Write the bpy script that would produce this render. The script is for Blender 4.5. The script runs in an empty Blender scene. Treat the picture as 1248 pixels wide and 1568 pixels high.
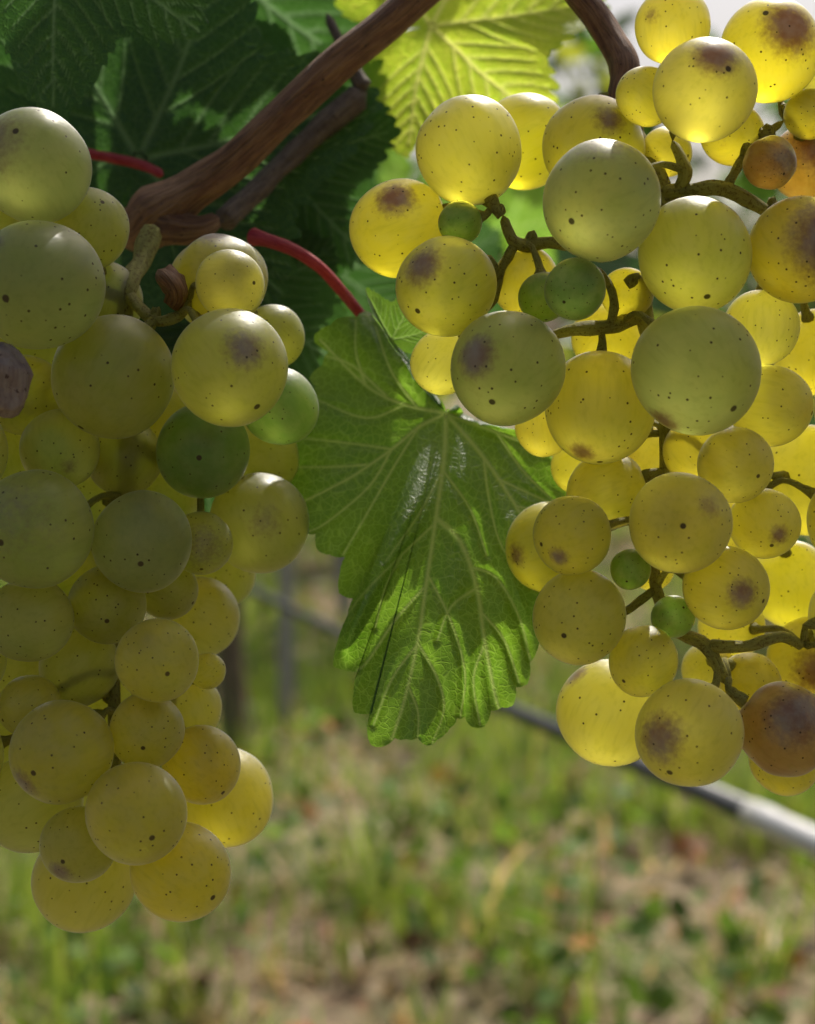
import bpy, bmesh, math, random
import numpy as np
from mathutils import Vector, noise as mnoise
random.seed(7); rng=np.random.default_rng(7)
scene=bpy.context.scene
PITCH=math.radians(-5.0); FPX=2329.0
CAM=np.array([0.0,-0.21,0.80])
FW=np.array([0,math.cos(PITCH),math.sin(PITCH)]); RT=np.array([1.0,0,0]); UP=np.array([0,-math.sin(PITCH),math.cos(PITCH)])
def P(u,v,d):
    """image pixel coordinates u,v + chosen depth d in metres, unprojected through the camera -> world position"""
    return CAM+d*(FW+(u-624.0)/FPX*RT+(784.0-v)/FPX*UP)
SUN_EL=math.radians(54); SUN_AZ=math.radians(20)   # az from +Y toward +X
SUN=np.array([math.cos(SUN_EL)*math.sin(SUN_AZ),math.cos(SUN_EL)*math.cos(SUN_AZ),math.sin(SUN_EL)])

def nrm(v):
    v=np.asarray(v,float); return v/(np.linalg.norm(v)+1e-12)
def link(o,parent=None):
    scene.collection.objects.link(o)
    if parent: o.parent=parent
    return o
def empty(name):
    e=bpy.data.objects.new(name,None); e.empty_display_size=0.02
    return link(e)
def mk(name,V,F,mat=None,attrs=None,parent=None,smooth=True,mesh_only=False):
    V=np.asarray(V,np.float32); F=np.asarray(F,np.int32)
    k=F.shape[1]; me=bpy.data.meshes.new(name)
    me.vertices.add(len(V)); me.vertices.foreach_set('co',V.ravel())
    me.loops.add(F.size); me.loops.foreach_set('vertex_index',F.ravel())
    me.polygons.add(len(F)); me.polygons.foreach_set('loop_start',np.arange(len(F),dtype=np.int32)*k)
    me.update(calc_edges=True)
    me.polygons.foreach_set('use_smooth',np.full(len(F),smooth))
    for an,a in (attrs or {}).items():
        a=np.asarray(a,np.float32)
        if a.ndim==1:
            at=me.attributes.new(an,'FLOAT','POINT'); at.data.foreach_set('value',a)
        elif a.shape[1]==3:
            at=me.attributes.new(an,'FLOAT_VECTOR','POINT'); at.data.foreach_set('vector',a.ravel())
    me.validate()
    if mat: me.materials.append(mat)
    if mesh_only: return me
    return link(bpy.data.objects.new(name,me),parent)

# ------------------------------------------------------------------ materials
class NT:
    def __init__(s,name):
        s.m=bpy.data.materials.new(name); s.m.use_nodes=True; s.t=s.m.node_tree; s.t.nodes.clear()
        s.out=s.n('ShaderNodeOutputMaterial')
    def n(s,ty,**kw):
        nd=s.t.nodes.new(ty)
        for k,v in kw.items(): setattr(nd,k,v)
        return nd
    def l(s,a,b): s.t.links.new(a,b)
    def setin(s,nd,key,val):
        if hasattr(val,'is_output'): s.l(val,nd.inputs[key])
        else: nd.inputs[key].default_value=val
    def attr(s,name,o='Fac'):
        a=s.n('ShaderNodeAttribute'); a.attribute_name=name; return a.outputs[o]
    def math(s,op,a,b=0.0,c=0.0,clamp=False):
        m=s.n('ShaderNodeMath',operation=op); m.use_clamp=clamp
        s.setin(m,0,a); s.setin(m,1,b); s.setin(m,2,c); return m.outputs[0]
    def vmath(s,op,a,b=(0,0,0)):
        m=s.n('ShaderNodeVectorMath',operation=op); s.setin(m,0,a); s.setin(m,1,b); return m.outputs['Value' if op in('DISTANCE','LENGTH') else 'Vector']
    def mix(s,f,a,b,blend='MIX'):
        m=s.n('ShaderNodeMix',data_type='RGBA',blend_type=blend)
        s.setin(m,0,f)
        for i,x in ((6,a),(7,b)):
            if isinstance(x,tuple) and len(x)==3: x=x+(1,)
            s.setin(m,i,x)
        return m.outputs[2]
    def noise(s,vec,scale,detail=3,rough=0.5,dist=0):
        m=s.n('ShaderNodeTexNoise'); 
        if vec is not None: s.l(vec,m.inputs['Vector'])
        m.inputs['Scale'].default_value=scale; m.inputs['Detail'].default_value=detail; m.inputs['Roughness'].default_value=rough; m.inputs['Distortion'].default_value=dist
        return m.outputs['Fac']
    def vor(s,vec,scale,feat='F1'):
        m=s.n('ShaderNodeTexVoronoi',feature=feat); 
        if vec is not None: s.l(vec,m.inputs['Vector'])
        m.inputs['Scale'].default_value=scale; return m.outputs['Distance']
    def mr(s,v,a,b,c=0.0,d=1.0,smooth=True):
        m=s.n('ShaderNodeMapRange'); m.interpolation_type='SMOOTHSTEP' if smooth else 'LINEAR'
        s.setin(m,0,v); s.setin(m,1,a); s.setin(m,2,b); s.setin(m,3,c); s.setin(m,4,d); return m.outputs[0]
    def bump(s,h,strength=0.3,dist=0.001):
        b=s.n('ShaderNodeBump'); s.l(h,b.inputs['Height']); b.inputs['Strength'].default_value=strength; b.inputs['Distance'].default_value=dist; return b.outputs[0]
    def princ(s,col,rough=0.5,spec=0.5,normal=None):
        p=s.n('ShaderNodeBsdfPrincipled')
        if isinstance(col,tuple) and len(col)==3: col=col+(1,)
        s.setin(p,'Base Color',col); s.setin(p,'Roughness',rough); p.inputs['Specular IOR Level'].default_value=spec
        if normal is not None: s.l(normal,p.inputs['Normal'])
        return p
    def trans(s,col,normal=None):
        p=s.n('ShaderNodeBsdfTranslucent')
        if isinstance(col,tuple): col=col+(1,)
        s.setin(p,'Color',col)
        if normal is not None: s.l(normal,p.inputs['Normal'])
        return p
    def mixs(s,f,a,b):
        m=s.n('ShaderNodeMixShader'); s.setin(m,0,f); s.l(a.outputs[0],m.inputs[1]); s.l(b.outputs[0],m.inputs[2]); return m
    def done(s,sh): s.l(sh.outputs[0],s.out.inputs['Surface']); return s.m

def mat_berry():
    t=NT('grape_skin')
    col=t.attr('bcol','Color'); blush=t.attr('blush'); bv=t.attr('bvor','Vector'); bp=t.attr('bpos','Vector')
    n1=t.noise(bv,2.2,4,0.55); n2=t.noise(t.vmath('MULTIPLY',bv,(9,9,1.6)),1.0,3); n3=t.noise(bv,9,4,0.6)
    c=t.mix(t.mr(n1,0.35,0.7,0,0.3),col,(0.95,0.90,0.38),'MIX'); 
    c=t.mix(t.mr(n2,0.45,0.75,0,0.5),c,t.mix(1.0,c,(0.82,0.84,0.70),'MULTIPLY'))
    bl=t.math('ADD',blush,t.math('MULTIPLY',t.math('SUBTRACT',n3,0.5),0.7))
    bl=t.math('MULTIPLY',t.mr(bl,0.12,0.95),t.mr(blush,0.0,0.12))
    bl=t.math('MULTIPLY',bl,0.95)
    c=t.mix(bl,c,(0.34,0.10,0.022))
    nb=t.bump(n3,0.08,0.0006)
    back=t.n('ShaderNodeNewGeometry').outputs['Backfacing']
    refr=t.n('ShaderNodeBsdfRefraction'); refr.distribution='GGX'; refr.inputs['IOR'].default_value=1.30; refr.inputs['Roughness'].default_value=0.52; t.l(c,refr.inputs['Color'])
    tr=t.trans((1,1,1)); t.l(c,tr.inputs['Color'])
    inner=t.mixs(0.40,refr,tr)
    dc=t.mix(1.0,c,(0.42,0.44,0.40),'MULTIPLY'); dc=t.mix(t.mr(n1,0.3,0.7,0.20,0.75),dc,(0.36,0.39,0.32))
    dc=t.mix(back,dc,c)
    dif=t.n('ShaderNodeBsdfDiffuse'); t.l(dc,dif.inputs['Color'])
    body=t.mixs(t.math('MULTIPLY_ADD',bl,0.5,0.18),inner,dif)
    gl=t.n('ShaderNodeBsdfGlossy'); t.l(t.mr(n3,0.3,0.7,0.34,0.52),gl.inputs['Roughness']); t.l(nb,gl.inputs['Normal'])
    fr=t.n('ShaderNodeFresnel'); fr.inputs['IOR'].default_value=1.42
    ff=t.math('MULTIPLY',fr.outputs[0],t.math('SUBTRACT',1.0,back))
    sh=t.mixs(ff,body,gl)
    sp=t.vor(bv,4.9); spk=t.mr(sp,0.085,0.13,1,0)
    spk=t.math('MULTIPLY',spk,t.mr(t.noise(bv,3.1,1),0.30,0.36))
    scar=t.mr(t.vmath('DISTANCE',bp,(0,0,1)),0.045,0.07,1,0)
    f=t.math('MULTIPLY',t.math('MAXIMUM',spk,scar),0.92)
    dark=t.princ((0.045,0.025,0.010),0.6,0.3)
    return t.done(t.mixs(f,sh,dark))
def mat_stem(name,c1,c2,c3,tr=0.25,spots=0.62,bs=0.5):
    t=NT(name); tv=t.attr('tuv','Vector')
    st=t.vmath('MULTIPLY',tv,(1,1,0.12))
    n1=t.noise(st,3.5,5,0.6); n2=t.noise(tv,1.5,3); n3=t.noise(tv,2.6,4,0.65)
    n4=t.noise(t.vmath('MULTIPLY',tv,(1,1,0.05)),9,4,0.7)
    c=t.mix(t.mr(n1,0.35,0.65),c1,c2); c=t.mix(t.mr(n3,spots,spots+0.07),c,c3)
    c=t.mix(t.mr(n2,0.45,0.75,0,0.5),c,t.mix(1.0,c,(0.6,0.55,0.5),'MULTIPLY'))
    if bs>0.6: c=t.mix(t.mr(n4,0.5,0.62,0,0.7),c,t.mix(1.0,c,(0.35,0.32,0.3),'MULTIPLY'))
    b=t.bump(t.math('SUBTRACT',n1,n4),bs,0.0010)
    p=t.princ(c,0.55,0.35,b); q=t.trans(c2)
    return t.done(t.mixs(tr,p,q))
def mat_leaf(name,base,trc,veinc,trw=0.45,rough=0.38,netscale=1.0,spot=0.0,spec=0.5,bst=0.7):
    t=NT(name); lv=t.attr('luv','Vector'); vein=t.attr('vein')
    n1=t.noise(lv,3.0,4); n2=t.noise(lv,14,3)
    wv=t.n('ShaderNodeTexNoise'); t.l(lv,wv.inputs['Vector']); wv.inputs['Scale'].default_value=16
    lw=t.vmath('ADD',lv,t.vmath('MULTIPLY',wv.outputs['Color'],(0.035,0.035,0)))
    net=t.vor(lw,26*netscale,'DISTANCE_TO_EDGE'); net2=t.vor(lw,62*netscale,'DISTANCE_TO_EDGE')
    nf=t.mr(net,0.0,0.09,1,0); nf2=t.mr(net2,0.0,0.12,0.45,0)
    nv=t.math('MAXIMUM',nf,nf2)
    c=t.mix(t.mr(n1,0.35,0.7),base,t.mix(1.0,base+(1,),(1.5,1.25,1.1),'MULTIPLY'))
    c=t.mix(t.math('MULTIPLY',nv,0.30),c,veinc); c=t.mix(t.math('MULTIPLY',vein,0.8),c,veinc)
    tc=t.mix(t.mr(n1,0.35,0.7),trc,t.mix(1.0,trc+(1,),(0.72,0.85,0.8),'MULTIPLY'))
    tc=t.mix(t.math('MULTIPLY',nv,0.5),tc,tuple(min(1,x*1.6+0.08) for x in trc))
    vd=tuple(min(1,x*1.6+0.24) for x in trc)
    tc=t.mix(t.math('MULTIPLY',vein,0.85),tc,vd)
    if spot>0:
        s=t.mr(n1,spot,spot+0.06); c=t.mix(s,c,(0.30,0.13,0.03)); tc=t.mix(s,tc,(0.5,0.2,0.03))
    h=t.math('ADD',t.math('MULTIPLY',nv,-0.6),t.math('MULTIPLY',n2,0.9)); h=t.math('ADD',h,t.math('MULTIPLY',vein,-0.8))
    b=t.bump(h,bst,0.0007)
    p=t.princ(c,t.mr(n2,0.3,0.7,rough-0.06,rough+0.1),spec,b); q=t.trans(tc,b)
    return t.done(t.mixs(trw,p,q))
def mat_attrcol(name,tr=0.4,rough=0.6,spec=0.3):
    t=NT(name); c=t.attr('bcol','Color'); p=t.princ(c,rough,spec); 
    q=t.trans((0.5,0.5,0.5)); t.l(t.mix(1.0,c,(1.6,1.5,0.9),'MULTIPLY'),q.inputs['Color'])
    return t.done(t.mixs(tr,p,q))
M_BERRY=mat_berry()
M_GREEN=mat_stem('green_grape_stalk',(0.30,0.28,0.08),(0.48,0.46,0.13),(0.10,0.045,0.015),0.40,0.54)
M_CANE=mat_stem('cane_bark',(0.20,0.085,0.042),(0.34,0.18,0.085),(0.05,0.028,0.018),0.0,0.64,0.9)
M_CANE2=mat_stem('old_cane_bark',(0.15,0.105,0.075),(0.24,0.18,0.125),(0.06,0.04,0.03),0.0,0.6,0.9)
M_RED=mat_stem('red_petiole_skin',(0.38,0.03,0.045),(0.55,0.08,0.09),(0.22,0.02,0.03),0.25,0.62,0.2)
M_LEAF=mat_leaf('vine_leaf_green',(0.030,0.075,0.020),(0.28,0.52,0.035),(0.16,0.24,0.07),0.48,0.42)
M_LEAFMAIN=mat_leaf('vine_leaf_main',(0.014,0.040,0.014),(0.34,0.64,0.03),(0.14,0.20,0.06),0.40,0.44,1.25,0,0.6,0.28)
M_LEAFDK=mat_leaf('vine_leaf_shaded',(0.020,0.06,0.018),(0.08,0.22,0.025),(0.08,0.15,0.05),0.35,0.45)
M_LEAFYE=mat_leaf('vine_leaf_yellowing',(0.10,0.17,0.03),(0.62,0.80,0.045),(0.24,0.30,0.09),0.66,0.5,1.0,0.66)
M_DRY=mat_stem('dried_berry',(0.24,0.17,0.15),(0.34,0.27,0.23),(0.09,0.045,0.04),0.2,0.6)

# ------------------------------------------------------------------ tubes
def catmull(pts,rad,sub):
    pts=np.asarray(pts,float); rad=np.asarray(rad,float)
    Pp=np.vstack([2*pts[0]-pts[1],pts,2*pts[-1]-pts[-2]]); Rr=np.concatenate([[rad[0]],rad,[rad[-1]]])
    o=[];r=[]
    for i in range(1,len(Pp)-2):
        for k in range(sub):
            t=k/sub
            a=-0.5*t+t*t-0.5*t**3; b=1-2.5*t*t+1.5*t**3; c=0.5*t+2*t*t-1.5*t**3; d=-0.5*t*t+0.5*t**3
            o.append(a*Pp[i-1]+b*Pp[i]+c*Pp[i+1]+d*Pp[i+2]); r.append((1-t)*Rr[i]+t*Rr[i+1])
    o.append(Pp[-2]); r.append(Rr[-2])
    return np.array(o),np.array(r)
class Acc:
    def __init__(s): s.V=[];s.F=[];s.n=0;s.A={}
    def add(s,V,F,**A):
        s.V.append(V); s.F.append(np.asarray(F)+s.n); s.n+=len(V)
        for k,a in A.items(): s.A.setdefault(k,[]).append(a)
    def build(s,name,mat,parent=None,smooth=True):
        return mk(name,np.vstack(s.V),np.vstack(s.F),mat,{k:(np.concatenate(a) if a[0].ndim==1 else np.vstack(a)) for k,a in s.A.items()},parent,smooth)
def tube(acc,pts,rad,sub=6,nseg=14,rough=0.05,knots=None):
    C,R=catmull(pts,rad,sub); n=len(C)
    T=np.gradient(C,axis=0); T/=np.linalg.norm(T,axis=1)[:,None]+1e-12
    a=nrm(np.cross(T[0],[0.13,0.7,0.31])); L=np.concatenate([[0],np.cumsum(np.linalg.norm(np.diff(C,axis=0),axis=1))])
    th=np.linspace(0,2*math.pi,nseg,endpoint=False); seed=random.random()*100
    V=np.zeros((n,nseg,3)); U=np.zeros((n,nseg,3))
    for i in range(n):
        a=nrm(a-T[i]*np.dot(a,T[i])); b=np.cross(T[i],a)
        rr=R[i]*(1+rough*np.array([mnoise.noise((math.cos(q)*1.3+seed,math.sin(q)*1.3,L[i]/max(R.mean(),1e-5)*0.35)) for q in th])*2)
        if i==0 or i==n-1: rr=rr*0.15
        V[i]=C[i]+rr[:,None]*(np.cos(th)[:,None]*a+np.sin(th)[:,None]*b)
        rm=max(R.mean(),1e-5)
        U[i]=np.stack([np.cos(th)+seed,np.sin(th),np.full(nseg,L[i]/rm)],1)
    idx=np.arange(n*nseg).reshape(n,nseg); nx=np.roll(idx,-1,axis=1)
    F=np.stack([idx[:-1],nx[:-1],nx[1:],idx[1:]],-1).reshape(-1,4)
    acc.add(V.reshape(-1,3),F,tuv=U.reshape(-1,3))
    return C
def PP(lst): return [P(*q) for q in lst]
def px(r,d): return r*d/FPX

# ------------------------------------------------------------------ berries
bm=bmesh.new(); bmesh.ops.create_icosphere(bm,subdivisions=5,radius=1); 
SV=np.array([v.co[:] for v in bm.verts]); SF=np.array([[v.index for v in f.verts] for f in bm.faces]); bm.free()
GOLD=(0.995,0.91,0.18); YG=(0.98,0.93,0.25); OL=(0.88,0.88,0.31); GY=(0.76,0.81,0.38); GR=(0.50,0.68,0.20); BR=(0.72,0.52,0.18)  # tints also carry light: yellower for glowing berries, greyer GY for shaded ones
PU=(0.74,0.55,0.25)

# (u,v,r,layer,colour,blush(dx,dy,ang,str) , shrivel)
LEFT=[
(60,437,98,0,GY,None),(175,578,92,0,OL,None),(352,563,88,0,OL,(0.35,0.35,0.45,0.8)),(50,255,86,0.5,GY,(-0.5,0.3,0.8,0.6)),
(135,350,62,2,OL,None),(352,436,53,0.3,YG,None),(335,432,80,2,GOLD,(0.0,0.98,0.6,0.9),0.05),(418,515,48,2.5,OL,None),
(35,605,62,1.5,YG,None),(262,636,52,1.6,YG,None),(428,622,60,2.6,GR,None),
(92,687,60,0.8,OL,(0.4,-0.4,0.3,0.5)),(190,700,58,1.2,OL,None),(310,690,72,3,GR,None),
(55,810,90,0.2,GY,(-0.1,0.3,1.0,0.35)),(217,828,77,0.2,GY,None),(308,832,48,1.4,OL,(0.2,0,1.0,0.5)),(398,800,76,2,OL,(0.2,0.1,0.5,0.4)),
(45,948,65,0.8,OL,None),(165,925,60,0.7,OL,None),(255,902,46,1.3,OL,None),(305,945,62,2.2,YG,None),
(240,1010,64,0.6,YG,None),(122,1020,60,0.9,OL,None),(20,1022,52,1.6,OL,None),(45,1080,46,2,YG,None),
(95,1152,78,0.1,YG,None),(225,1120,58,0.7,YG,None),(290,1085,50,2,YG,None),(308,1170,59,1.0,GOLD,None),(343,1220,74,2.2,GOLD,None),
(208,1245,77,0.0,YG,None),(50,1230,74,1.5,OL,None),(120,1292,58,1.0,OL,(-0.3,-0.5,0.4,0.9)),(130,1345,78,1.8,YG,None),(277,1334,76,1.2,GOLD,None),
(5,1120,52,1.5,OL,None),(318,1028,28,3,YG,None),
(395,700,62,3.4,OL,None),(250,760,60,3,OL,None),(130,770,56,2.6,OL,None),(10,700,50,1.8,OL,None),(340,880,50,3,OL,None),
(190,860,60,3.5,OL,None),(90,870,55,3,OL,None),(180,1080,55,3,OL,None),(120,1200,60,3.5,OL,None),
(-60,340,85,0.8,OL,None),(-70,520,85,0.8,OL,None),(-70,690,80,0.8,OL,None),(-85,860,80,0.8,OL,None),(-70,1010,75,1,OL,None),(-75,1160,75,1.2,OL,None),
(60,340,70,3.2,OL,None),(160,460,60,3.2,OL,None),(60,520,60,3.6,OL,None),(200,640,60,4,OL,None),(80,1000,60,4,OL,None),
]
RIGHT=[
(920,307,90,0,GY,(-0.1,0.9,0.7,0.5)),(1065,565,96,0,GY,None),(778,565,87,0,GY,(-0.6,0.25,0.45,0.95)),(1065,390,86,0.9,OL,None),
(717,232,82,0.6,YG,None,0.02),(805,217,72,2.4,GOLD,None),(908,228,78,2.2,GOLD,None),(1078,137,78,0,YG,(0.05,0.5,0.55,1.0)),
(1180,78,76,1.0,GOLD,(0.2,0.25,0.7,1.0)),(1030,40,58,1.0,GOLD,(-0.7,0.1,0.3,0.5)),(990,147,44,1.6,GOLD,None),(1122,205,48,2.4,GOLD,None),
(612,350,74,0.7,GOLD,(-0.1,0.55,0.5,0.9)),(685,440,76,0.2,YG,(-0.5,0.4,0.5,0.85)),(705,341,33,0.5,GR,None),
(1226,383,78,0.4,GOLD,(0.3,0.15,0.95,1.0)),(1178,250,42,0.6,BR,(0.4,0.0,1.0,0.6),0.03),(1238,250,58,1.6,BR,(0,0.4,0.9,0.9)),
(880,442,47,0.2,GR,None),(832,455,38,1.4,GR,None),(806,432,52,2.4,GOLD,None),(680,555,50,2.0,YG,None),
(920,624,83,0.4,YG,(-0.4,-0.75,0.3,0.8)),(1165,502,58,1.2,YG,None),(1250,540,66,2.2,GOLD,None),(1180,622,62,1.2,YG,None),
(1125,712,57,0.6,YG,None),(1240,735,86,2.2,GOLD,None),(930,752,60,0.6,YG,None),(875,820,60,0.3,YG,None),(842,838,70,1.2,GOLD,(-0.8,-0.1,0.35,0.7)),
(1042,802,78,0,YG,(0.4,0.4,0.35,0.5)),(1170,802,54,0.7,YG,(0.2,-0.2,0.35,0.8)),(1110,900,64,0.4,YG,(0.2,0.0,0.45,0.85)),
(888,945,72,0.3,YG,None),(965,872,31,0.8,GR,None),(1030,944,33,0.8,GR,None),(1210,895,66,2.0,GOLD,(0.5,0.0,0.2,0.7)),
(985,1012,53,0.7,YG,None),(935,1090,82,1.2,YG,None),(1057,1122,81,0,YG,(-0.7,0.1,0.6,0.8)),(1200,1118,76,0.8,PU,(0.0,0.5,0.8,0.85),0.04),
(1240,1010,66,1.2,GOLD,(0.0,-0.1,0.8,0.9)),(1200,1165,52,1.9,GOLD,None),(1150,1045,46,2.4,GOLD,None),(1085,1025,42,2.4,YG,None),
(832,655,44,2.0,GOLD,None),(985,700,48,2.6,GOLD,None),(1068,690,52,2.2,GOLD,None),(930,515,55,2.8,GOLD,None),(960,450,40,2.6,GOLD,None),
(1240,175,38,1.2,GOLD,None),(1020,232,38,2.6,GOLD,None),(885,715,42,2.2,GOLD,None),(1120,960,50,2.8,GOLD,None),(985,560,45,3.2,YG,None),
(1100,800,50,3.0,GOLD,None),(1000,870,34,3.2,GOLD,None),(1290,300,80,2.2,YG,None),(1330,420,80,1.5,YG,None),(1335,620,85,1.5,YG,None),(1320,800,80,1,YG,None),(1310,940,70,1,YG,None),(1320,1100,80,1,YG,None),
(1300,100,70,1.2,YG,None),
]
def solve(lst,d0,front):
    placed=[]
    for it in sorted([x for x in lst if x[2]>5],key=lambda x:x[3]):
        u,v,r,ly,col,bl=it[:6]; sh=it[6] if len(it)>6 else 0.0
        d=d0+front(u,v)+ly*0.0055
        for _ in range(200):
            c=P(u,v,d); R=px(r,d); ok=True
            for q in placed:
                if np.linalg.norm(c-q['c'])<(R+q['R'])*0.985: ok=False;break
            if ok: break
            d+=0.0005
        placed.append(dict(c=c,R=R,col=col,bl=bl,sh=sh,d=d,u=u,v=v))
    return placed
def build_berries(name,placed,rach,parent,stem_acc):
    acc=Acc()
    for b in placed:
        c=b['c']; R=b['R']
        dv=rach-c; dist=np.linalg.norm(dv,axis=1)-0.25*dv[:,2]
        q=rach[np.argmin(dist)]
        ax=nrm(c-q+np.array([0,0,-0.002])+rng.normal(0,0.0015,3))
        e1=nrm(np.cross(ax,[0.3,0.2,0.9])); e2=np.cross(ax,e1)
        D=SV; ph=rng.uniform(0,6.28,4)
        ang=np.arccos(np.clip(-D[:,2],-1,1))
        rr=1-0.07*np.exp(-(ang/0.22)**2)
        rr+=0.014*np.sin(2.1*D[:,0]+ph[0])+0.014*np.sin(2.7*D[:,1]+ph[1])+0.009*np.sin(3.9*(D[:,0]+D[:,2])+ph[2])
        if b['sh']>0:
            for k in range(5):
                kv=rng.normal(0,2.2,3); rr-=b['sh']*0.7*np.abs(np.sin(D@kv+ph[k%4]))**2
        el=rng.uniform(1.0,1.07)
        L=D*rr[:,None]*np.array([1,1,el])*R
        W=c+L[:,:1]*e1+L[:,1:2]*e2+L[:,2:]*ax
        Dw=D[:,:1]*e1+D[:,1:2]*e2+D[:,2:]*ax
        if b['bl']:
            dx,dy,aw,stg=b['bl']; f=nrm([dx,-math.sqrt(max(0.02,1-dx*dx-dy*dy)),dy])
            a=np.arccos(np.clip(Dw@f,-1,1)); blush=stg*np.clip(1.25-a/aw,0,1)
        else:
            f=nrm(rng.normal(0,1,3)); a=np.arccos(np.clip(Dw@f,-1,1)); st_=0.85 if rng.random()<0.35 else rng.uniform(0,0.3); blush=st_*np.clip(1.2-a/rng.uniform(0.2,0.45),0,1)
        cc=np.array(b['col'])*rng.uniform(0.94,1.03)*np.array([1,1,rng.uniform(0.8,1.25)])
        sd=rng.uniform(-30,30,3)
        n=len(D)
        acc.add(W,SF,bcol=np.tile(np.clip(cc,0,0.99),(n,1)),blush=blush,bvor=D+sd,bpos=D.copy())
        s=c-ax*R*0.93; e=c-ax*R*1.35
        if np.linalg.norm(q-s)<0.03:
            mid=(e+q)/2+np.array([0,0,0.0012])
            tube(stem_acc,[s,c-ax*R*1.06,e,mid,q],[0.0010,0.00095,0.00055,0.00045,0.0006],3,8,0.12)
    return acc.build(name,M_BERRY,parent)

def rachis_points(branches,acc):
    out=[]
    for pts,rad in branches:
        W=[P(*q) for q in pts]
        C=tube(acc,W,[r*0.75 for r in rad],6,12,0.16); out.append(C)
    return np.vstack(out)

# left cluster
gl=empty('grape_cluster')
sa=Acc()
br=[([(235,345,0.228),(215,400,0.224),(195,450,0.217),(190,520,0.219),(195,700,0.222),(180,880,0.222),(175,1060,0.220),(180,1230,0.218),(185,1290,0.216)],[.0022,.0018,.0017,.0016,.0016,.0014,.0012,.0010,.0007]),
    ([(195,450,0.217),(235,490,0.213),(275,482,0.213),(300,440,0.216)],[.0013,.0011,.001,.0007]),
    ([(195,460,0.217),(160,445,0.216),(110,400,0.218),(60,380,0.220)],[.0014,.0011,.0010,.0008]),
    ([(195,680,0.222),(270,720,0.224),(340,740,0.226)],[.001,.0009,.0007]),
    ([(195,620,0.222),(100,620,0.222),(0,620,0.222)],[.001,.0009,.0007]),
    ([(180,1000,0.222),(240,1060,0.221),(290,1130,0.220)],[.001,.0009,.0007])]
rp=rachis_points(br,sa)
placedL=solve(LEFT,0.200,lambda u,v:0.006*((u-150)/300)**2)
build_berries('berries',placedL,rp,gl,sa)
sa.build('stalks',M_GREEN,gl)
a=Acc(); tube(a,PP([(248,418,0.2125),(262,430,0.2112),(272,448,0.2112),(262,470,0.213)]),[.0012,.0020,.0018,.001],5,14,0.35); a.build('dried_pedicel',M_CANE,gl)
# right cluster
gr=empty('grape_cluster')
sa=Acc()
br=[([(945,150,0.222),(985,230,0.217),(1015,295,0.213),(1000,400,0.214),(985,480,0.214),(1010,560,0.217),(1020,640,0.215),(1020,720,0.215),(1000,830,0.214),(1005,900,0.213),(1030,960,0.212),(1080,990,0.210),(1115,1050,0.210)],[.0019,.0018,.0018,.0016,.0017,.0014,.0014,.0014,.0012,.0011,.0012,.0013,.0009]),
    ([(1015,295,0.213),(1060,292,0.210),(1110,290,0.209),(1160,315,0.209),(1215,345,0.213)],[.0016,.0014,.0015,.0013,.0010]),
    ([(1040,292,0.211),(1050,262,0.2095),(1030,215,0.211)],[.0012,.0013,.0008]),
    ([(1110,290,0.209),(1150,225,0.210),(1200,185,0.212)],[.0010,.0008,.0007]),
    ([(1000,330,0.215),(920,372,0.216),(840,372,0.214),(790,372,0.212),(770,330,0.212)],[.0013,.0012,.0012,.0012,.0008]),
    ([(790,372,0.212),(770,410,0.213),(755,470,0.214)],[.001,.0009,.0007]),
    ([(985,480,0.214),(935,500,0.211),(880,505,0.212),(840,515,0.213)],[.0015,.0013,.0012,.0008]),
    ([(935,500,0.211),(940,460,0.210),(925,420,0.211)],[.0009,.0008,.0006]),
    ([(1005,900,0.213),(960,935,0.212),(930,940,0.213)],[.0009,.0008,.0006]),
    ([(1030,960,0.212),(1010,985,0.211),(990,1000,0.212)],[.0008,.0008,.0006]),
    ([(1080,990,0.210),(1140,990,0.209),(1195,975,0.210),(1230,990,0.213)],[.0012,.0011,.0011,.0009]),
    ([(1020,720,0.215),(1090,740,0.217),(1170,750,0.217)],[.001,.0008,.0007])]
rp=rachis_points(br,sa)
placedR=solve(RIGHT,0.199,lambda u,v:0.006*((u-1010)/300)**2)
build_berries('berries',placedR,rp,gr,sa)
sa.build('stalks',M_GREEN,gr)
def lump(acc,c,ax,R,seed,amp=0.3):
    D=SV; rr=np.ones(len(D))
    r2=np.random.default_rng(seed)
    for k in range(4):
        kv=r2.normal(0,1.5,3); rr-=amp*0.28*np.abs(np.sin(D@kv+r2.uniform(0,6)))
    L=D*rr[:,None]*np.array(ax)*R
    acc.add(c+L,SF,tuv=D*1.5+seed)
a=Acc(); lump(a,P(-4,578,0.1935),(1.15,0.6,1.3),px(58,0.1935),3,0.35); a.build('withered_berry',M_DRY,gl)

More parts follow.
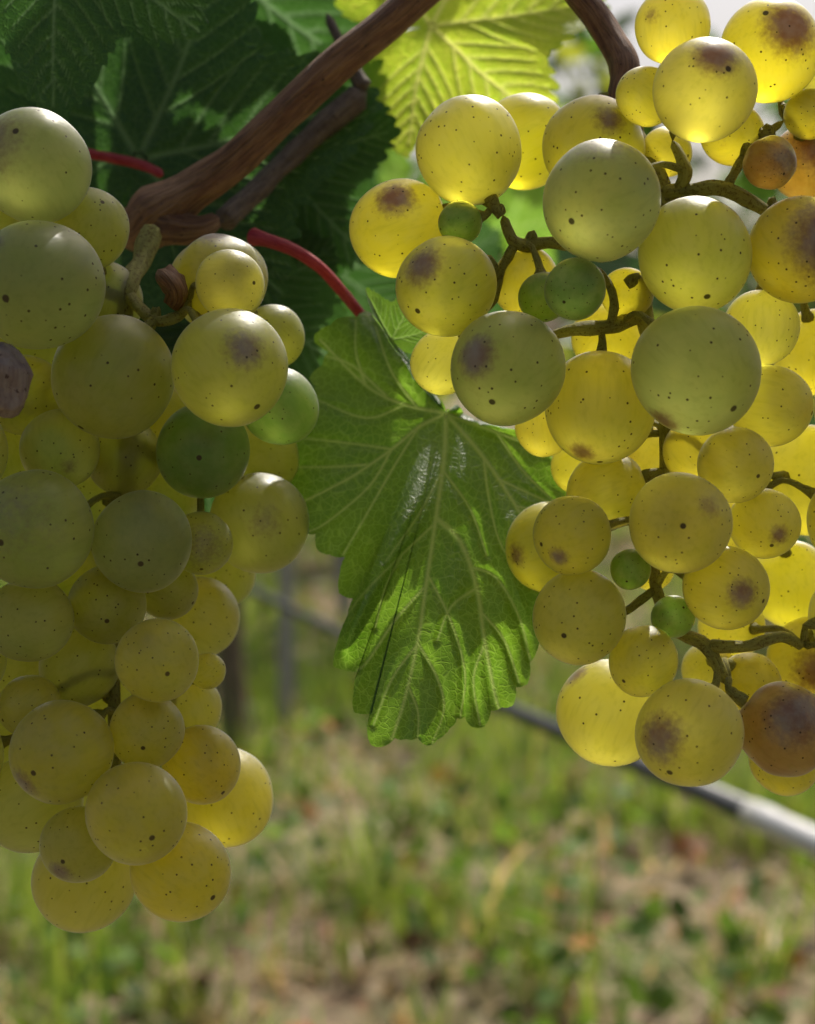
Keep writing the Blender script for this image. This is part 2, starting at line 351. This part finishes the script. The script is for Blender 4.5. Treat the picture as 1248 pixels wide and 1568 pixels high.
# ------------------------------------------------------------------ canes
vine=empty('grapevine_cane')
a=Acc()
tube(a,PP([(800,-170,0.235),(640,-5,0.236),(520,95,0.237),(430,180,0.238),(350,252,0.239),(290,295,0.240),(245,325,0.241),(215,350,0.243),(160,345,0.246)]),
     [px(27,.236)]*4+[px(28,.24),px(34,.24),px(48,.24),px(38,.24),px(20,.24)],14,36,0.07)
tube(a,PP([(245,345,0.240),(300,352,0.238),(335,335,0.240)]),[px(36,.24),px(22,.24),px(10,.24)],6,16,0.15)
tube(a,PP([(862,-40,0.228),(900,10,0.227),(938,65,0.226),(958,110,0.224),(948,160,0.222),(975,215,0.218)]),[px(22,.22),px(22,.22),px(23,.22),px(25,.22),px(17,.22),px(13,.22)],8,24,0.07)
a.build('cane',M_CANE,vine)
a=Acc()
tube(a,PP([(560,140,0.262),(470,215,0.260),(400,285,0.256),(335,345,0.250)]),[px(21,.26),px(17,.26),px(16,.26),px(18,.26)],8,18,0.12)
tube(a,PP([(560,140,0.262),(535,95,0.262),(500,20,0.265)]),[px(17,.26),px(9,.26),px(7,.26)],6,12,0.1)
a.build('old_shoot',M_CANE2,vine)
a=Acc(); tube(a,PP([(250,268,0.254),(215,252,0.258),(160,240,0.256),(110,232,0.252),(60,235,0.25)]),[px(7,.25),px(8,.25),px(8,.25),px(8,.25),px(8,.25)],6,12,0.06)
a.build('red_petiole',M_RED,vine)

# ------------------------------------------------------------------ leaves
def seg_dist(XY,segs):
    best=np.full(len(XY),1e9,np.float32)
    for (a,b,w) in segs:
        a=np.array(a,float); b=np.array(b,float); ab=b-a; t=np.clip(((XY-a)@ab)/(ab@ab+1e-12),0,1)
        d=np.linalg.norm(XY-(a+t[:,None]*ab),axis=1)/w
        best=np.minimum(best,d)
    return best
def polysegs(pts,w0,w1):
    C,_=catmull([(x,y,0) for x,y in pts],[1]*len(pts),5); C=C[:,:2]; n=len(C)-1
    return [(C[i],C[i+1],w0+(w1-w0)*i/n) for i in range(n)]
def leaf_grid(outline,origin,nR):
    n=len(outline); s=np.linspace(0,1,nR+1)[1:]**0.85
    V=[origin[None]]; 
    for q in s: V.append(origin+(outline-origin)*q)
    V=np.vstack(V); 
    idx=1+np.arange(nR*n).reshape(nR,n); nx=np.roll(idx,-1,axis=1)
    F=np.stack([idx[:-1],nx[:-1],nx[1:],idx[1:]],-1).reshape(-1,4)
    j=idx[0]; F0=np.array([[0,j[i],j[(i+1)%n],j[(i+2)%n]] for i in range(0,n-1,2)])
    S=np.concatenate([[0],np.repeat(s,n)])
    return V,np.vstack([F,F0]),S
half=[(0,1.0),(12,.84),(22,.70),(30,.65),(42,.80),(54,.92),(63,.83),(76,.70),(88,.63),(100,.69),(114,.78),(130,.69),(148,.60),(163,.50),(173,.30),(180,.06)]
hx=np.array([h[0] for h in half]); hr=np.array([h[1] for h in half])
def template(nT,nR,seed,teeth=34):
    r2=np.random.default_rng(seed)
    th=np.linspace(-180,180,nT,endpoint=False)+0.01
    r=np.interp(np.abs(th),hx,hr)
    edges=np.sort(np.concatenate([np.linspace(0,180,teeth)+r2.uniform(-1.6,1.6,teeth)])); 
    ii=np.clip(np.searchsorted(edges,np.abs(th))-1,0,teeth-2); tw=np.clip((np.abs(th)-edges[ii])/(edges[ii+1]-edges[ii]+1e-6),0,1)
    amp=r2.uniform(0.03,0.11,teeth)[ii]
    r=r*(1+amp*(np.sin(np.pi*np.clip(tw,0,1)**0.8)**0.8-0.5)*np.clip((178-np.abs(th))/20,0,1))
    r*=1+0.05*np.sin(np.radians(th)*3+seed)+0.03*np.sin(np.radians(th)*2+seed*2)
    t=np.radians(th); O=np.stack([np.sin(t)*r,np.cos(t)*r],1)
    V,F,S=leaf_grid(O,np.zeros(2),nR)
    segs=[]
    for pth,Ls in ((0,.97),(54,.88),(-54,.88),(113,.74),(-113,.74)):
        tt=math.radians(pth); d=np.array([math.sin(tt),math.cos(tt)]); nn=np.array([d[1],-d[0]])
        segs+=polysegs([(0,0),tuple(d*Ls*0.5+nn*0.02),tuple(d*Ls)],0.013,0.005)
        for f in (.18,.32,.46,.60,.74,.86):
            for sg in (-1,1):
                l=(1-f)*0.46*Ls+0.06; a0=d*Ls*f; tt2=tt+sg*math.radians(42)
                d2=np.array([math.sin(tt2),math.cos(tt2)])
                segs+=polysegs([tuple(a0),tuple(a0+d2*l*.5+d*0.01),tuple(a0+d2*l+d*0.05)],0.006,0.003)
    vd=seg_dist(V,segs); vein=np.exp(-vd**2)
    return V,F,S,vein,vd
TEMPL=[template(420,46,s) for s in (1,5,9)]
leafcount=0
def leaf(u,v,d,size_px,mdir,ndir,mat,ti=None,cup=0.15,wave=0.06,fold=0.0,droop=0.2,name='grapevine_leaf',pos=None,size=None):
    """junction at image pixel u,v and depth d; mdir midrib dir (right,up,away); ndir normal"""
    global leafcount
    V,F,S,vein,vd=TEMPL[(leafcount if ti is None else ti)%len(TEMPL)]; leafcount+=1
    ph=rng.uniform(0,6.28,4)
    m=nrm(np.array([mdir[0],mdir[2],mdir[1]],float)); n=np.array([ndir[0],ndir[2],ndir[1]],float); n=nrm(n-m*np.dot(n,m)); s=np.cross(m,n)
    sz=size or px(size_px,d); x=V[:,0]; y=V[:,1]; r=np.hypot(x,y); t=np.arctan2(x,y)
    z=cup*r**2*0.5+fold*np.abs(x)-droop*np.maximum(y,0)**2*0.5+wave*r**2*np.sin(5*t+ph[0])+0.5*wave*r*np.sin(3*t+ph[1])+0.3*wave*r**2*np.sin(11*t+ph[2])
    z+=0.010*np.clip(vd,0,4)/4+0.012*np.sin(9*x+ph[3])*np.sin(8*y+ph[2])
    O=P(u,v,d) if pos is None else np.asarray(pos)
    W=O+sz*(x[:,None]*s+y[:,None]*m+z[:,None]*n)
    return mk(name,W,F,mat,dict(vein=vein,luv=np.stack([x,y,np.full(len(x),float(leafcount))],1)))

# ---- the big hanging leaf in the middle
J=np.array([683.,633.])
OUT=[(683,628),(668,606),(650,598),(632,580),(612,545),(594,512),(580,488),(562,476),(545,486),(520,487),(506,498),(484,510),(482,524),(503,538),(494,558),(474,578),(484,592),(474,608),(454,627),(446,650),(464,664),(446,690),(454,712),(438,740),(431,778),(450,786),(446,800),(470,816),(483,817),(486,842),(505,850),(528,853),(520,880),(519,908),(541,917),(532,945),(516,985),(511,1021),(549,1029),(541,1060),(542,1091),(569,1092),(562,1115),(568,1141),(588,1143),(604,1130),(622,1132),(640,1130),(655,1142),(668,1134),(690,1114),(700,1100),(712,1097),(722,1113),(742,1112),(752,1088),(768,1083),(786,1080),(790,1052),(808,1047),(812,1015),(826,984),(838,998),(860,1013),(858,985),(880,950),(884,915),(904,890),(893,850),(912,820),(896,780),(900,745),(876,712),(858,688),(830,680),(800,662),(770,656),(735,650),(710,634),(700,620),(690,628)]
OUT=np.array(OUT,float)
nxt=np.roll(OUT,-1,axis=0); O2=[]
for i in range(len(OUT)):
    a0=OUT[i]; b0=nxt[i]; K=12
    for k in range(K):
        q=a0+(b0-a0)*k/K; nn=np.array([-(b0-a0)[1],(b0-a0)[0]])/(np.linalg.norm(b0-a0)+1e-6)
        O2.append(q+nn*2.0*math.sin(k/K*math.pi)+rng.normal(0,0.25,2))
O2=np.array(O2)
V,F,S=leaf_grid(O2,J,200)
vs=[]
def pv(p,w0,w1):
    global vs; vs+=polysegs(p,w0,w1)
pv([(683,633),(680,700),(668,790),(655,880),(640,980),(620,1070),(600,1132)],4.2,2.0)
pv([(683,633),(740,700),(790,775),(840,860),(870,900)],3.8,2.0)
pv([(670,795),(705,830),(730,900),(742,980),(757,1060),(764,1085)],4.6,1.8)
pv([(683,633),(640,655),(600,688),(530,735),(440,780)],3.2,1.6)
pv([(683,633),(620,620),(560,590),(490,520)],3.0,1.4)
pv([(683,633),(760,662),(830,690),(890,730)],3.0,1.4)
for l in ([(668,800),(615,850),(560,905),(524,950)],[(654,895),(605,950),(565,1010),(545,1028)],[(640,985),(600,1040),(572,1110)],[(655,880),(690,950),(712,1030),(705,1098)],
          [(640,985),(668,1035),(680,1085),(662,1138)],[(720,868),(760,885),(795,945),(812,1012)],[(735,935),(772,980),(795,1045)],[(742,985),(725,1040),(735,1110)],
          [(600,688),(565,745),(500,800),(470,815)],[(640,655),(600,720),(560,790),(525,850)],[(560,712),(510,715),(450,715)],[(600,688),(545,680),(455,670)],[(620,620),(560,640),(480,610)],[(590,605),(540,560),(500,545)],
          [(560,590),(545,540),(545,490)],[(640,626),(600,570),(575,500)],[(740,700),(750,770),(770,840),(820,900)],[(765,735),(820,760),(890,790)],[(790,775),(840,790),(900,850)],[(760,662),(800,720),(850,770)],[(678,720),(640,790),(590,860)],[(678,720),(720,780),(745,850)],
          [(625,1050),(640,1090),(640,1128)],[(730,900),(690,930),(670,980)],[(615,850),(590,900),(575,960)]):
    pv(l,2.0,1.1)
vd=seg_dist(V,vs); vein=np.exp(-vd**2)*0.95
uu=V[:,0];vv=V[:,1]
# smooth lean: lower part towards the viewer
kv=np.linspace(400,1200,81); kd=np.interp(kv,[400,600,800,960,1200],[0.0045,0,-0.0112,-0.0180,-0.0245]); kd=np.convolve(np.pad(kd,6,mode='edge'),np.ones(13)/13,mode='valid')
dep=0.2360+np.interp(vv,kv,kd)
dep+=0.005*np.clip((683-uu)/250,0,1)**1.5
dep+=0.004*np.clip((uu-700)/200,0,1)
def lined(a0,b0):
    a0=np.array(a0,float);b0=np.array(b0,float); ab=b0-a0; L=np.linalg.norm(ab); nn=np.array([-ab[1],ab[0]])/L
    return (V-a0)@nn, ((V-a0)@ab)/L/L
sd,st=lined((664,650),(540,985))
sd=sd+9*np.sin(st*5.0)
sm=lambda x:np.clip(x,0,1)**2*(3-2*np.clip(x,0,1))
wgt=sm(st/0.45)+0.35*sm((st-0.45)/0.4)-1.35*sm((st-0.85)/0.4)
wid=34-14*np.clip(st,0,1)
dep+=-0.0042*wgt*np.exp(-(sd/wid)**2)                 # ridge beside the midrib
dep+=0.00045*(1-np.exp(-(vd/5)**2))*-1
ph=0.8
dep+=0.0010*np.sin(uu/37+ph)*np.sin(vv/41)*S+0.0005*np.sin(uu/17+vv/23)*S
dep+=0.0020*S**3*np.sin(np.arctan2(uu-J[0],vv-J[1])*9)
W=CAM+dep[:,None]*(FW+((V[:,0]-624)/FPX)[:,None]*RT+((784-V[:,1])/FPX)[:,None]*UP)
ml=mk('grapevine_leaf',W,F,M_LEAFMAIN,dict(vein=vein,luv=np.stack([(uu-683)/420,(vv-633)/420,uu*0],1)))
a=Acc()
tube(a,PP([(385,362,0.238),(410,368,0.236),(450,383,0.236),(490,410,0.237),(520,442,0.240),(545,472,0.244),(600,540,0.245),(655,610,0.241),(683,634,0.2370)]),[px(15,.23),px(11,.23),px(10,.23),px(9,.23),px(9,.23),px(9,.23),px(8,.23),px(8,.23),px(6,.22)],8,14,0.04)
a.build('petiole',M_RED,ml)

# small young leaflet by the petiole
leaf(600,520,0.234,80,(-0.65,0.95,0.0),(0.6,0.3,-0.6),M_LEAF,fold=0.7,cup=0.3)
# ---- surrounding canopy (u,v,d,size, midrib(right,up,away), normal(right,up,away))
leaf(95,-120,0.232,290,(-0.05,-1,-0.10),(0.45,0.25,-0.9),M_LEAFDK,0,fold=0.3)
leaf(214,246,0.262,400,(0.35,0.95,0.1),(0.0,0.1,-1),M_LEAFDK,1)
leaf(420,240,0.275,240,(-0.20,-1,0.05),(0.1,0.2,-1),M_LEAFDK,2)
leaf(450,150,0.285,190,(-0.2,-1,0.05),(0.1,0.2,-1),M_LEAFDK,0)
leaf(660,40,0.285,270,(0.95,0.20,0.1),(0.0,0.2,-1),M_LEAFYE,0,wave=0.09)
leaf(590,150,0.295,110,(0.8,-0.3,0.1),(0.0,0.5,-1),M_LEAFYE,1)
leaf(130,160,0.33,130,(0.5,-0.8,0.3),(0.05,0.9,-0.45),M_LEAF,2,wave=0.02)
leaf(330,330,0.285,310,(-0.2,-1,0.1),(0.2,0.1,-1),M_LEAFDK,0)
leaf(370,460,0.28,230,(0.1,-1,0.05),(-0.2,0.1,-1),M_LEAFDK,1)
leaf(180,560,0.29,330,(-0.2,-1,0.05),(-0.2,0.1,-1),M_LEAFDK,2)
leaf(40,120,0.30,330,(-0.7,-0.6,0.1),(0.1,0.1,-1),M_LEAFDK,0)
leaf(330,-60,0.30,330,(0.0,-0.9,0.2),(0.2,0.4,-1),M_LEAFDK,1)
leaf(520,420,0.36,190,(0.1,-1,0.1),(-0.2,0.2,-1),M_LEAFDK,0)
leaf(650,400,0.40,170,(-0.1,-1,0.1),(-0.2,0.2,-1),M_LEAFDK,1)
# mid-distance leaves, blurred
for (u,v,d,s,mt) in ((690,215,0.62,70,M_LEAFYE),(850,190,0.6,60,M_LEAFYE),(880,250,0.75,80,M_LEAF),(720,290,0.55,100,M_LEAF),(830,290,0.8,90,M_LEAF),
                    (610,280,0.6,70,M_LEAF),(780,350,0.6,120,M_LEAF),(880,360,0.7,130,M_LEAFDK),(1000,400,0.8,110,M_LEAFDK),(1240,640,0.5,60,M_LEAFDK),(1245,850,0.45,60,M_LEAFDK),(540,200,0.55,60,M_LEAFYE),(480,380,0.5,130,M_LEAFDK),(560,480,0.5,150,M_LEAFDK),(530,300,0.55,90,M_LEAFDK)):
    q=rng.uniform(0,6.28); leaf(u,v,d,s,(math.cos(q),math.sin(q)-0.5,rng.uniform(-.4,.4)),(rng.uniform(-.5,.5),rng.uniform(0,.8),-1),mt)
# unseen leaves added toward the sun to cast shade on chosen spots
shade_leaves=[]
def shade(u,v,d,dist,size,mt=None,md=(0.1,-1,0),keep=False):
    c=P(u,v,d)+SUN*dist
    md=nrm(md); pos=c-np.array([md[0],md[2],md[1]])*size*0.25
    o=leaf(0,0,1,1,tuple(md),(SUN[0]+rng.uniform(-.2,.2),SUN[2],SUN[1]),mt or M_LEAFDK,pos=pos,size=size)  # added sun blocker, shares the default object name of the vine leaves
    if not keep: shade_leaves.append(o)
shade(490,590,0.240,0.17,0.0145,keep=True)
shade(455,745,0.230,0.20,0.0145,keep=True)
shade(470,920,0.221,0.19,0.0095,keep=True)
shade(755,690,0.230,0.20,0.0095)
shade(110,430,0.21,0.17,0.030)
shade(60,760,0.21,0.19,0.030)
shade(190,880,0.21,0.20,0.018)
shade(1065,565,0.203,0.22,0.011)
shade(1065,400,0.208,0.19,0.009)
shade(920,310,0.203,0.20,0.010)
shade(780,570,0.203,0.19,0.010)
for k in range(6):  # more out-of-view leaves, added above the frame for shade
    u=rng.uniform(-800,100); v=rng.uniform(-900,-250); d=rng.uniform(0.24,0.36)
    q=rng.uniform(0,6.28); shade_leaves.append(leaf(u,v,d,rng.uniform(260,380),(math.cos(q),-0.8,rng.uniform(-.4,.4)),(rng.uniform(-.4,.6),0.7,-0.8),M_LEAF))
# remove added shade leaves that block the sun from the given points
def prune(points):
    for p in points:
        for _ in range(8):
            bpy.context.view_layer.update(); dg=bpy.context.evaluated_depsgraph_get()
            o=Vector(p)+Vector(SUN)*0.055; hitc=None
            for _k in range(12):
                ok,loc,nn,fi,ob,mx=scene.ray_cast(dg,o,Vector(SUN))
                if not ok: break
                if ob.original in shade_leaves: hitc=ob.original; break
                o=loc+Vector(SUN)*0.0005
            if hitc is None: break
            shade_leaves.remove(hitc); bpy.data.objects.remove(hitc,do_unlink=True)
prune([P(343,1220,0.215),P(395,1200,.215),P(277,1334,0.21),P(330,1310,.21),P(308,1170,0.206),P(290,1070,0.213),P(612,350,0.205),P(717,232,.203),P(685,440,.2),P(352,430,0.203),
       P(640,700,.229),P(625,750,.225),P(720,870,.222),P(780,930,.221),P(760,830,.226),P(700,1000,.218),P(650,1090,.215),P(760,1050,.218),P(842,838,.206),P(935,1100,.206)])

# ------------------------------------------------------------------ ground
def fbm(x,y,s=1.0):
    return np.array([mnoise.fractal((a*s,b*s,3.3),0.6,2.0,4) for a,b in zip(x,y)])
def gh(x,y): return 0.03*np.sin(x*1.7+0.4)*np.sin(y*1.3)+0.015*np.sin(x*5.1+y*3.7)
t=NT('grassy_soil'); g=t.n('ShaderNodeNewGeometry').outputs['Position']
n1=t.noise(g,1.6,5,0.6); n2=t.noise(g,9,5,0.7); n3=t.noise(g,45,4,0.7)
c=t.mix(t.mr(n1,0.4,0.6),(0.20,0.15,0.10),(0.12,0.14,0.05)); c=t.mix(t.mr(n2,0.5,0.64),c,(0.36,0.29,0.20)); c=t.mix(t.mr(n3,0.5,0.7,0,0.8),c,(0.04,0.035,0.02))
M_SOIL=t.done(t.princ(c,0.9,0.2,t.bump(n3,0.8,0.02)))
xs=np.concatenate([[-150,-60,-25,-12],np.linspace(-7,7,113),[12,25,60,150]]); ys=np.concatenate([[-60,-20,-8,-4],np.linspace(-2,12,113),[18,30,60,120,220]])
X,Y=np.meshgrid(xs,ys); Z=gh(X,Y)*(np.hypot(X,Y)<14)
ny,nx_=X.shape; idx=np.arange(nx_*ny).reshape(ny,nx_)
mk('ground',np.stack([X,Y,Z],-1).reshape(-1,3),np.stack([idx[:-1,:-1],idx[:-1,1:],idx[1:,1:],idx[1:,:-1]],-1).reshape(-1,4),M_SOIL)
# grass blades
N=90000
yy=0.9+ (rng.random(N)**1.4)*8.0; xx=rng.uniform(-1,1,N)*(0.75+0.42*yy)
wide=rng.random(N)<0.15; xx[wide]*=2.2
pn=fbm(xx,yy,2.6); pn2=fbm(xx+20,yy,7)
bare=0.45*np.exp(-((xx+0.35)/0.45)**2-((yy-1.35)/0.5)**2)
pn=pn-bare
keep=rng.random(N)<np.clip(0.48+pn*1.5+pn2*1.5,0.03,1); xx=xx[keep];yy=yy[keep];pn=pn[keep];pn2=pn2[keep];N=len(xx)
hgt=rng.uniform(0.03,0.09,N)*(1+1.8*np.clip(pn+0.15,0,1)); tall=rng.random(N)<0.06; hgt[tall]*=2.0
dry=rng.random(N)<np.clip(0.40-pn*1.3,0.06,0.85)
lean=np.where(dry,rng.uniform(0.6,2.2,N),rng.uniform(0.15,0.9,N)); wdt=rng.uniform(0.0022,0.0055,N)*(1+(rng.random(N)<0.25)*1.7)
az=rng.uniform(0,6.28,N); dx=np.cos(az);dy=np.sin(az); wx=-dy;wy=dx
K=5; Vg=np.zeros((N,K,2,3))
for k in range(K):
    f=k/(K-1); h=hgt*f*(1-0.18*lean*f*0.6)/(np.sqrt(1+lean**2*0.5)); o=hgt*lean*f*f*0.8
    w=wdt*(1-f**1.6)*0.5+0.0002
    for j,sg in enumerate((-1,1)):
        Vg[:,k,j,0]=xx+dx*o+wx*w*sg; Vg[:,k,j,1]=yy+dy*o+wy*w*sg; Vg[:,k,j,2]=gh(xx,yy)+h-0.003
b0=(np.arange(N)*K*2)[:,None]; ks=np.arange(K-1)*2
Fg=np.stack([b0+ks,b0+ks+1,b0+ks+3,b0+ks+2],-1).reshape(-1,4)
gc=np.array([0.11,0.22,0.03]); gc2=np.array([0.30,0.38,0.07]); tc_=np.array([0.64,0.52,0.34]); tc2=np.array([0.34,0.20,0.12])
r1=rng.random((N,1)); col=np.where(dry[:,None],tc_*r1+tc2*(1-r1),gc*r1+gc2*(1-r1))
M_GRASS=mat_attrcol('grass_blades',0.42,0.45,0.4)
mk('grass',Vg.reshape(-1,3),Fg,M_GRASS,dict(bcol=np.repeat(col,K*2,axis=0)))
def leafmass(name,pos,size,normal_rand,cols,mat,parent=None,nup=0.0,nO=14):
    N=len(pos); th=np.linspace(-180,180,nO,endpoint=False)+180/nO
    r=np.interp(np.abs(th),hx,hr); r*=1+0.12*np.where(np.arange(nO)%2,1,-1); t=np.radians(th)
    L=np.vstack([[0,0],np.stack([np.sin(t)*r,np.cos(t)*r],1)]); n=len(L)
    m=rng.normal(0,1,(N,3)); m/=np.linalg.norm(m,axis=1)[:,None]
    nn=rng.normal(0,1,(N,3))*normal_rand+np.array([0,0,nup]); nn-=m*np.sum(nn*m,1)[:,None] if nup==0 else 0
    nn/=np.linalg.norm(nn,axis=1)[:,None]; m-=nn*np.sum(m*nn,1)[:,None]; m/=np.linalg.norm(m,axis=1)[:,None]
    s=np.cross(m,nn); cup=rng.uniform(-0.5,0.6,(N,1))
    z=cup*(L[:,0]**2+L[:,1]**2)[None]*0.6+0.12*np.sin(L[:,0]*5+rng.uniform(0,6,(N,1)))
    W=pos[:,None]+size[:,None,None]*(L[None,:,0,None]*s[:,None]+L[None,:,1,None]*m[:,None]+z[:,:,None]*nn[:,None])
    tri=np.array([[0,1+i,1+(i+1)%nO] for i in range(nO)]); F=(np.arange(N)[:,None,None]*n+tri[None]).reshape(-1,3)
    return mk(name,W.reshape(-1,3),F,mat,dict(bcol=np.repeat(cols,n,axis=0)),parent)
N=2600; y=0.9+rng.random(N)**1.3*8; x=rng.uniform(-1,1,N)*(0.8+0.5*y)
pal=np.array([[0.34,0.26,0.16],[0.20,0.11,0.06],[0.36,0.14,0.05],[0.38,0.31,0.19],[0.08,0.055,0.04],[0.26,0.22,0.11]])
leafmass('fallen_leaves',np.stack([x,y,gh(x,y)+rng.uniform(0.01,0.06,N)],1),rng.uniform(0.015,0.040,N),0.6,pal[rng.integers(0,6,N)],mat_attrcol('dry_leaves',0.15,0.75,0.2),None,1.0)
N=2200; cl=rng.integers(0,70,N); cy=1.1+rng.random(70)**1.2*6; cx=rng.uniform(-1,1,70)*(0.6+0.4*cy)
x=cx[cl]+rng.normal(0,0.09,N); y=cy[cl]+rng.normal(0,0.09,N)
leafmass('weeds',np.stack([x,y,gh(x,y)+rng.uniform(0.02,0.14,N)],1),rng.uniform(0.012,0.028,N),0.9,np.array([0.10,0.18,0.035])*rng.uniform(0.5,1.4,(N,1)),mat_attrcol('weed_leaves',0.42,0.6,0.25),None,1.0)

# ------------------------------------------------------------------ background vine rows
M_ROW=mat_attrcol('row_foliage',0.45,0.45,0.4)
t=NT('weathered_post'); g=t.n('ShaderNodeNewGeometry').outputs['Position']; n1=t.noise(t.vmath('MULTIPLY',g,(40,40,4)),1.0,4)
M_POST=t.done(t.princ(t.mix(n1,(0.28,0.26,0.24),(0.50,0.48,0.45)),0.8,0.2,t.bump(n1,0.5,0.003)))
def row(y0,slope,N,name='grapevine_row'):
    e=empty(name)
    x=rng.uniform(-7,7,N); z=0.62+rng.random(N)**0.8*1.15; th=fbm(x,z,1.6)
    k=rng.random(N)<np.clip(0.75+th*1.4,0.05,1); x=x[k];z=z[k];th=th[k];n=len(x)
    z=z+0.12*np.sin(x*2.3); y=y0+slope*x+rng.normal(0,0.16,n)
    c=np.array([0.07,0.15,0.025])*rng.uniform(0.6,1.5,(n,1)); yl=rng.random(n)<0.18; c[yl]=np.array([0.26,0.30,0.05])
    leafmass('foliage',np.stack([x,y,z],1),rng.uniform(0.045,0.085,n),1.0,c,M_ROW,e)
    a=Acc()
    for tx in np.arange(-6.5,7,1.1):
        tx+=rng.uniform(-.1,.1); q=[np.array([tx,y0+slope*tx,-0.05]),np.array([tx+.03,y0+slope*tx,.3]),np.array([tx-.02,y0+slope*tx,.62]),np.array([tx+.15,y0+slope*tx,.9]),np.array([tx+.25,y0+slope*tx,1.4])]
        tube(a,q,[.03,.022,.02,.014,.006],5,10,0.2)
    a.build('trunks',M_CANE2,e)
    a=Acc()
    for tx in np.arange(-6.0,7,2.9):
        tube(a,[np.array([tx,y0+slope*tx,-0.1]),np.array([tx,y0+slope*tx,1.0]),np.array([tx,y0+slope*tx,1.85])],[.035,.034,.033],4,10,0.04)
    a.build('posts',M_POST,e)
    a=Acc()
    for z in (0.7,1.1,1.5): tube(a,[np.array([-7,y0-7*slope,z]),np.array([0,y0,z-.01]),np.array([7,y0+7*slope,z])],[.0015]*3,4,6,0)
    a.build('wires',M_POST,e)
row(4.6,0.10,5200); row(6.8,0.10,3600); row(9.2,0.10,3600)

# ------------------------------------------------------------------ drip hose and young trunk
t=NT('black_polyethylene_hose'); g=t.n('ShaderNodeNewGeometry').outputs['Position']; n1=t.noise(g,60,3)
M_HOSE=t.done(t.princ(t.mix(n1,(0.02,0.025,0.03),(0.05,0.055,0.06)),0.40,0.5))
t=NT('sunlit_hose_pale'); g=t.n('ShaderNodeNewGeometry').outputs['Position']; n1=t.noise(g,40,4,0.7)  # pale colour stands for sunlight on this stretch of hose
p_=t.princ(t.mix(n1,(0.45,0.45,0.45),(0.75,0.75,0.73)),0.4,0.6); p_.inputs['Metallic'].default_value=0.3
M_HOSE_SUNLIT=t.done(p_)
hose=empty('irrigation_hose')
a=Acc(); A0=P(345,885,2.6); B0=P(1248,1290,1.0); dd=B0-A0
tube(a,[A0-dd*1.2,A0-dd*0.5,A0,A0+dd*0.5+np.array([0,0,-.006]),B0,B0+dd*0.8],[.0075]*6,10,14,0.0)
a.build('hose',M_HOSE,hose)
a=Acc(); q1=P(975,1168,1.27); q2=P(1190,1262,1.055)  # thicker pale tube added over the hose as its bright sunlit stretch
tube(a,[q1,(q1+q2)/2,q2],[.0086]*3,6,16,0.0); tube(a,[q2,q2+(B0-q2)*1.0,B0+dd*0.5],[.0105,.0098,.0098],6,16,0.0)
a.build('sunlit_hose',M_HOSE_SUNLIT,hose)
a=Acc(); q=P(352,900,3.0)
tube(a,[np.array([q[0]+.02,q[1],-.05]),np.array([q[0],q[1],.25]),np.array([q[0]+.01,q[1],.55]),np.array([q[0]-.05,q[1],.9]),np.array([q[0]-.2,q[1],1.2])],[.03,.024,.022,.018,.01],6,12,.2)
a.build('grapevine_trunk',M_CANE2)
a=Acc(); q=P(437,900,3.4)
tube(a,[np.array([q[0],q[1],.0]),np.array([q[0],q[1],.5]),np.array([q[0],q[1],1.6])],[.018,.018,.018],6,12,.03)
a.build('trellis_post',M_POST)

# ------------------------------------------------------------------ light, world, camera
w=bpy.data.worlds.new("World"); scene.world=w; w.use_nodes=True; wt=w.node_tree
sky=wt.nodes.new('ShaderNodeTexSky'); sky.sky_type='NISHITA'; sky.sun_disc=False; sky.sun_elevation=SUN_EL; sky.sun_rotation=SUN_AZ; sky.dust_density=7.0
bg=wt.nodes['Background']; wt.links.new(sky.outputs[0],bg.inputs[0]); bg.inputs[1].default_value=0.11
sl=bpy.data.lights.new('sun','SUN'); sl.energy=5.0; sl.angle=math.radians(0.5); sl.color=(1.0,0.94,0.83)
so=link(bpy.data.objects.new('sun',sl)); so.rotation_euler=Vector(SUN).to_track_quat('Z','Y').to_euler()
cd=bpy.data.cameras.new('camera'); co=link(bpy.data.objects.new('camera',cd)); co.location=CAM; co.rotation_euler=(math.radians(90)+PITCH,0,0)
cd.sensor_fit='HORIZONTAL'; cd.sensor_width=36; cd.lens=18/math.tan(math.atan(624/FPX)); cd.clip_start=0.01; cd.clip_end=600
cd.dof.use_dof=True; cd.dof.focus_distance=0.206; cd.dof.aperture_fstop=cd.lens/2.7
scene.camera=co
scene.view_settings.view_transform='Standard'; scene.view_settings.look='None'; scene.view_settings.exposure=0
